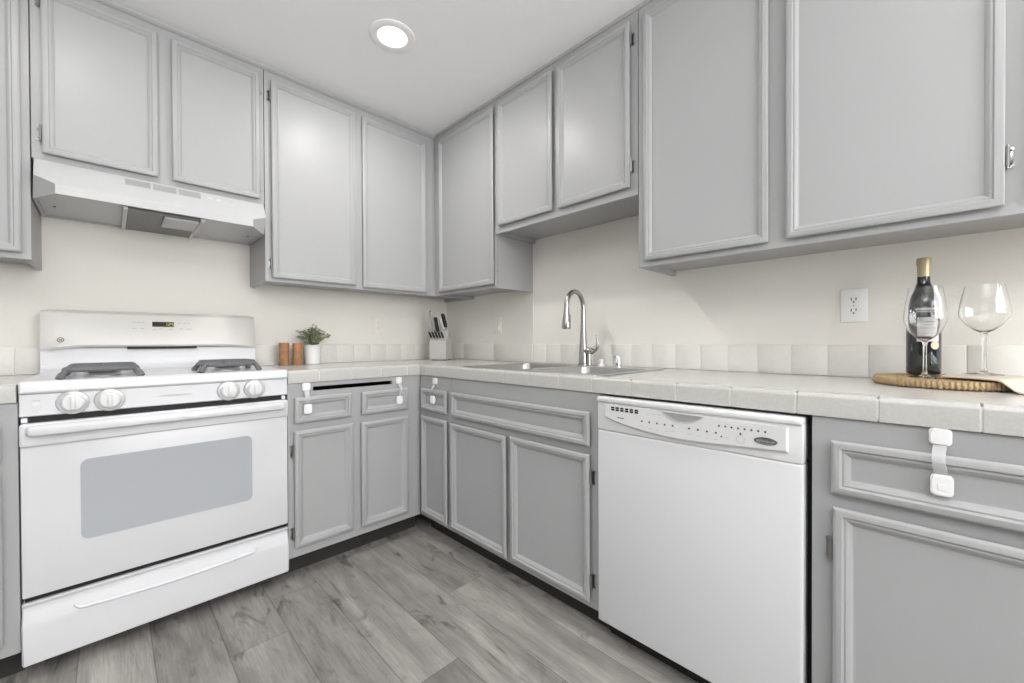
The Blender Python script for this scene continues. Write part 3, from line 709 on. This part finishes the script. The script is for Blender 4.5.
t = solo('air_gap_cap', MB().lathe([(.0225, 0), (.0225, .004), (.0185, .006), (.0185, .050), (.0165, .054), (.001, .055)], (-.105, -1.573, ZR), 28), 'chrome', 'short chrome cylinder cap on the sink deck right of the faucet', 'air gap cap')
t = solo('soap_dispenser', MB().lathe([(.017, 0), (.017, .004), (.013, .007), (.008, .012), (.0075, .022), (.011, .024), (.011, .032), (.001, .036)], (-.107, -1.480, ZR), 24), 'plate', 'small pale deck cap just right of the faucet lever, left of the chrome cylinder', 'deck cap')

# ------------------------------------------------------------------ outlets and switch
def outlet(label, wall, x, z, y, m, hi=True):
    t = thing('wall_outlet', label, 'wall outlet', wall, x, z, y)
    p = MB().box(x-.0365, x+.0365, y-.006, y-.0004, z-.0585, z+.0585, .003, 2); obj('cover_plate', p, m, t)
    for dz in (-.0195, .0195):
        r = MB(); P = []
        for k in range(24):
            a = 2*PI*k/24; P.append((x+.0165*math.cos(a), z+dz+max(-.0132, min(.0132, .0165*math.sin(a)))))
        r.prism(P, 'y', y-.0078, y-.0058); ro = obj('receptacle', r, m, t)
        s = MB(); s.box(x-.0078, x-.0052, y-.0082, y-.0075, z+dz-.001, z+dz+.0085); s.box(x+.0052, x+.0078, y-.0082, y-.0075, z+dz, z+dz+.0085)
        s.lathe([(.0027, 0), (.0027, -.0007)], (x, y-.0075, z+dz-.0068), 12, 'y'); obj('socket_slot', s, 'slot' if hi else 'lightprint', ro)
    obj('screw', MB().lathe([(.0028, 0), (.0022, -.0008)], (x, y-.006, z), 10, 'y'), 'lightprint', t)
outlet('white duplex outlet on the wall left of the wine bottle', 'B', 2.4545, 1.186, .003, 'plate')
outlet('cream painted outlet on the stove wall, right of the potted plant', 'A', -.5705, 1.174, 0, 'plate_wall', False)
t = thing('light_switch', 'cream rocker light switch on the wall left of the faucet', 'light switch', 'B', .596, 1.173, 0)
obj('cover_plate', MB().box(.5595, .6325, -.006, -.0004, 1.1145, 1.2315, .003, 2), 'plate_wall', t)
rk = MB().prism([(-.006, 1.1395), (-.0105, 1.141), (-.0075, 1.173), (-.0060, 1.2065), (-.0055, 1.2065), (-.0055, 1.1395)], 'x', .5795, .6125); obj('rocker', rk, 'plate_wall', t)

# ------------------------------------------------------------------ counter-top objects, wall A
def mill(label, x, y, h, cap):
    t = empty('wooden_mill', (x, y, ZT+.0005), 0, label, 'salt and pepper mill'); ORG[t.name] = Vector((x, y, ZT+.0005)); c = (x, y, ZT+.0005)
    obj('mill_body', MB().lathe([(.0245, 0), (.0255, .002), (.0255, h*.70), (.025, h*.705)], c, 28), 'wood1', t)
    obj('mill_cap', MB().lathe([(.0235, h*.706), (.0235, h*.714), (.0255, h*.716), (.0255, h-.003), (.0235, h), (.001, h)], c, 28), cap, t)
mill('striped brown wooden mill, left one of the pair beside the stove', -1.184, -.105, .128, 'wood1')
mill('wooden mill with an orange cap, right one of the pair, touching the plant pot view', -1.114, -.105, .126, 'wood2')
bpy.data.objects['wooden_mill.001']['label'] = 'wooden mill with orange cap, right one of the pair, before the pot'
def plant():
    x, y, z = -1.022, -.075, ZT+.0005
    t = empty('potted_plant', (x, y, z), 0, 'small bushy green plant in a white pot beside the wooden mills', 'potted plant'); ORG[t.name] = Vector((x, y, z))
    obj('pot', MB().lathe([(.036, 0), (.040, .003), (.046, .06), (.049, .110), (.0505, .113), (.048, .114), (.0455, .105), (.001, .103)], (x, y, z), 32), 'pot', t)
    obj('soil', MB().lathe([(.044, .1035), (.040, .107), (.001, .109)], (x, y, z), 20), 'soil', t)
    st = MB(); lf = MB(); lf2 = MB(); rnd = random.Random(3)
    for i in range(46):
        a = rnd.uniform(0, 2*PI); sp = rnd.uniform(.1, 1); h = rnd.uniform(.045, .115)*(1.15-.40*sp); r = .012+.092*sp
        p0 = Vector((x+.022*sp*math.cos(a), y+.022*sp*math.sin(a), z+.106)); p2 = Vector((x+r*math.cos(a), y+min(.060, r*math.sin(a)*.75), z+.108+h)); p1 = (p0+p2)/2+Vector((0, 0, .022))
        pts = [(1-s)**2*p0+2*s*(1-s)*p1+s*s*p2 for s in [k/6 for k in range(7)]]
        st.tube(pts, [.0011]*6+[.0006], 5)
        for k in range(1, 7):
            for sd in (0, 1, 2):
                dirv = Vector((rnd.uniform(-1, 1), rnd.uniform(-1, 1), rnd.uniform(-.1, .9))).normalized(); L_ = rnd.uniform(.010, .019); w = L_*.36
                side = dirv.cross(Vector((rnd.uniform(-1, 1), rnd.uniform(-1, 1), rnd.uniform(-1, 1)))).normalized(); nrm = dirv.cross(side)
                q = pts[k]; V = [q, q+dirv*L_*.45+side*w-nrm*.001, q+dirv*L_, q+dirv*L_*.45-side*w-nrm*.001, q+dirv*L_*.5+nrm*.0018]
                if max(v.y for v in V) > -.014: continue
                (lf2 if rnd.random() < .3 else lf).faces([tuple(v) for v in V], [(0, 1, 4), (1, 2, 4), (2, 3, 4), (3, 0, 4)])
    obj('stems', st, 'leaf', t); o = obj('foliage', lf, 'leaf', t); o = obj('foliage', lf2, 'leaf2', t, 'greyer leaves')
plant()
# knife block in the corner
def knife_block():
    bx, by, z = -.205, -.215, ZT+.0005; rot = math.radians(-57)
    t = empty('knife_block', (bx, by, z), rot, 'grey knife block in the counter corner, left of the sink', 'knife block')
    ORG[t.name] = Vector((0, 0, 0))
    w = .062; prof = [(-.056, .006), (-.056, .118), (-.042, .152), (-.022, .156), (.000, .212), (.026, .222), (.070, .006)]
    b = MB().prism(prof, 'x', -w, w); obj('block_body', b, 'block', t)
    for fx in (-.045, .045):
        for fy in (-.04, .05): obj('rubber_foot', MB().lathe([(.008, 0), (.008, .0055)], (fx, fy, 0), 12), 'handle', t)
    def knife(label, x, y0_, z0_, L_, lean, hw, m, grp, bolster):
        hw *= 1.4
        Mx = Matrix.Rotation(rot, 4, 'Z'); p = Mx @ Vector((x, y0_, z0_))
        k = empty('steak_knife' if L_ < .075 else 'kitchen_knife', (bx+p.x, by+p.y, z+p.z), rot, label, 'knife', grp); ORG[k.name] = Vector((x, y0_, z0_))
        dv = Vector((lean[0], lean[1]*.8, 1)).normalized(); q = Vector((x, y0_, z0_)); R = []
        for f, sw, sd in ((0, .8, .9), (.12, .85, 1), (.3, 1, .9), (.6, .92, .95), (.85, 1.0, 1.15), (.97, .85, 1.0), (1, .5, .6)):
            c = q+dv*(.015+L_*f); R.append([tuple(c+Vector((hw*sw*math.cos(a), .0095*sd*(L_/.1)**.3*math.sin(a), 0))) for a in [2*PI*j/10 for j in range(10)]])
        obj('handle', MB().loft(R), m, k)
        obj('blade', MB().tube([q-dv*.004, q+dv*.017], [.0035, .0045], 8), 'chrome', k)
        if bolster: obj('end_cap', MB().tube([q+dv*(.015+L_*.99), q+dv*(.015+L_+.006)], [hw*.7, hw*.5], 10), 'chrome', k)
    for i in range(5):
        knife('small black-handled steak knife in the front row of the knife block', -.044+i*.022, -.047, .143, .046, (-.22, -.55), .0062, 'handle', 'steak knives in the knife block', False)
    knife('silver-handled knife standing tallest at the left of the knife block', -.042, -.010, .197, .135, (-.16, -.18), .0105, 'steel', None, True)
    knife('black-handled knife in the middle of the knife block, left of the gap', -.014, -.010, .186, .105, (-.12, -.18), .0105, 'handle', None, False)
    knife('thin silver-handled knife right of the middle of the knife block', .016, -.012, .181, .098, (-.10, -.18), .0085, 'steel', None, False)
    knife('black-handled knife with silver side at the right of the knife block', .038, .012, .217, .100, (-.20, -.15), .0110, 'handle', None, False)
knife_block()
bpy.context.view_layer.update()

# ------------------------------------------------------------------ wine set on the right counter
TX, TY, TR = -.178, -2.675, .165
ZTR = ZT+.0262
def woven_trivet():
    m = MB(); rnd = random.Random(5)
    r = .0130
    while r < TR-.004:
        n = max(6, int(2*PI*r/.0105)); outer = r > TR-.018
        for k in range(n):
            a = 2*PI*(k+.5*(int(r/.0108) % 2))/n
            rot = Matrix.Rotation(a+PI/2+.35, 3, 'Z')
            m.ball((TX+r*math.cos(a), TY+r*math.sin(a), ZT+.0130), .0062, (1.15, .95, 2.0 if outer else 1.9), 1, rot)
        r += .0108
    m.lathe([(.001, .003), (TR-.012, .003), (TR-.012, .022), (.001, .022)], (TX, TY, ZT+.0005), 48)
    solo('woven_trivet', m, 'straw', 'round woven straw placemat under the wine bottle and glasses', 'placemat')
woven_trivet()
def bottle():
    x, y, z = -.118, -2.628, ZTR; s = 1.0; H = .352; r = .0385
    t = empty('wine_bottle', (x, y, z), 0, 'dark wine bottle with gold foil top on the woven placemat', 'wine bottle'); ORG[t.name] = Vector((x, y, z))
    prof = [(.030, 0), (r-.001, .003), (r, .008), (r, .205), (r*.985, .216), (r*.90, .232), (r*.68, .252), (r*.47, .268), (.0148, .280), (.0140, .300), (.0138, H-.020), (.0155, H-.019), (.0155, H-.006), (.0135, H)]
    obj('glass_body', MB().lathe(prof, (x, y, z), 40), 'bottle', t)
    obj('foil_capsule', MB().lathe([(.0148, .296), (.0146, H-.0205), (.0162, H-.020), (.0162, H-.005), (.0145, H+.0008), (.001, H+.001)], (x, y, z), 28), 'foil', t)
    def patch(name, a0, a1, z0, z1, m, lab, rr=.0004, n=16, shape=None):
        b = MB(); A = [a0+(a1-a0)*k/n for k in range(n+1)]; lo = []; hi = []
        for a in A:
            f = (a-a0)/(a1-a0); zz0, zz1 = (z0, z1) if shape is None else shape(f)
            lo.append((x+(r+rr)*math.cos(a), y+(r+rr)*math.sin(a), z+zz0)); hi.append((x+(r+rr)*math.cos(a), y+(r+rr)*math.sin(a), z+zz1))
        b.loft([lo, hi], closed=False, cap=False)
        return obj(name, b, m, t, lab)
    cen = PI+.25          # the label looks a little past the photographer
    lb = patch('label', cen-.62, cen+.70, .100, .172, 'label', 'white paper label')
    def lines(rows, m, a0, a1):
        b = MB(); n = 10
        for zz, f0, f1, hh in rows:
            A = [a0+(a1-a0)*(f0+(f1-f0)*k/n) for k in range(n+1)]
            b.loft([[(x+(r+.0009)*math.cos(a), y+(r+.0009)*math.sin(a), z+zz+q) for a in A] for q in (-hh, hh)], closed=False, cap=False)
        return b
    obj('label_print', lines([(.158, .2, .8, .0016), (.150, .3, .7, .0009), (.140, .15, .85, .0007), (.118, .25, .75, .0008)], 'labelg', cen-.62, cen+.70), 'labelg', lb)
    bd = patch('band_label', cen-.85, cen+.75, .184, .203, 'labelband', 'dark band with pale lettering')
    obj('band_print', lines([(.1965, .08, .92, .0028), (.1895, .15, .85, .0012)], 'label', cen-.85, cen+.75), 'label', bd)
    patch('seal', cen+.15, cen+.72, .078, .100, 'seal', 'pale gold round seal', .0007, 16, lambda f: (.089-.0125*math.sqrt(max(0, 1-(2*f-1)**2)), .089+.0125*math.sqrt(max(0, 1-(2*f-1)**2))))
bottle()
def wine_glass(label, x, y, H, rb, lift=0):
    z = ZTR+lift
    t = empty('wine_glass', (x, y, z), 0, label, 'wine glass'); ORG[t.name] = Vector((x, y, z)); c = (x, y, z)
    sh = H*(.405 if rb < .046 else .465)
    foot = MB().lathe([(.036, 0), (.0365, .0012), (.030, .0022), (.012, .0045), (.006, .009), (.0042, .018), (.0038, sh*.6), (.0042, sh-.012), (.0075, sh-.002), (.001, sh+.0005)], c, 32)
    obj('stem', foot, 'glass', t)
    hb = H-sh
    out = [(.007, sh), (.020, sh+hb*.07), (.034, sh+hb*.18), (rb*.97, sh+hb*.34), (rb, sh+hb*.42), (rb*.96, sh+hb*.60), (rb*.86, sh+hb*.82), (rb*.77, sh+hb)]
    inn = [(q-.0011, h_) for q, h_ in reversed(out)]; inn[-1] = (.0055, sh+.0035)
    b = MB().lathe(out+inn+[(.001, sh+.0030)], c, 40, cap=False)
    b2 = MB(); pr = [(.001, sh-.0002)]+out+inn+[(.001, sh+.0032)]
    obj('bowl', MB().lathe(pr, c, 40, cap=False), 'glass', t)
wine_glass('clear wine glass standing directly in front of the wine bottle', -.255, -2.631, .252, .0450)
wine_glass('clear wine glass with wide bowl right of the wine bottle', -.215, -2.742, .238, .0475, .0118)
def napkin():
    V = []; F = []; nx, ny = 26, 10
    # a folded cloth running to the right, its near corner drooping over the placemat
    p00, p10, p01, p11 = Vector((-.250, -2.662, 0)), Vector((-.430, -2.90, 0)), Vector((-.110, -2.690, 0)), Vector((-.140, -3.00, 0))
    for i in range(nx+1):
        for j in range(ny+1):
            u, v = i/nx, j/ny
            p = p00*(1-u)*(1-v)+p10*u*(1-v)+p01*(1-u)*v+p11*u*v
            d = math.hypot(p.x-TX, p.y-TY); base_ = ZTR+.0022 if d < TR+.004 else max(ZT+.0012, ZTR+.0022-(d-TR-.004)*.9)
            zz = base_+.002*math.sin(u*7+v*3)**2*(.4+.6*v)+.004*math.exp(-((v-.35)/.2)**2)*math.sin(PI*min(1, u*1.3))**2
            V.append((p.x, p.y, zz))
    n = len(V); V += [(a, b, c+.0035) for a, b, c in V]; W_ = ny+1
    for i in range(nx):
        for j in range(ny):
            a = i*W_+j; F.append((a, a+1, a+W_+1, a+W_)); F.append((n+a, n+a+W_, n+a+W_+1, n+a+1))
    for i in range(nx):
        for j in (0, ny): a = i*W_+j; F.append((a, a+W_, n+a+W_, n+a))
    for j in range(ny):
        for i in (0, nx): a = i*W_+j; F.append((a, a+1, n+a+1, n+a))
    solo('cloth_napkin', MB().faces(V, F), 'napkin', 'folded cream cloth napkin lying over the right side of the woven placemat', 'napkin')
napkin()

# ------------------------------------------------------------------ ceiling lights
def can(label, x, y):
    t = empty('ceiling_light', (x, y, ZC), 0, label, 'ceiling light'); ORG[t.name] = Vector((x, y, ZC)); c = (x, y, ZC)
    obj('trim_ring', MB().lathe([(.100, -.0005), (.099, -.004), (.094, -.006), (.072, -.007), (.064, -.005), (.064, -.0005)], c, 48, cap=False), 'trimw', t)
    obj('light_lens', MB().lathe([(.0635, -.0006), (.0635, -.0045), (.001, -.0055)], c, 40), 'lamp', t)
can('glowing round recessed ceiling light in front of the corner cabinets', *LAMPS[0])
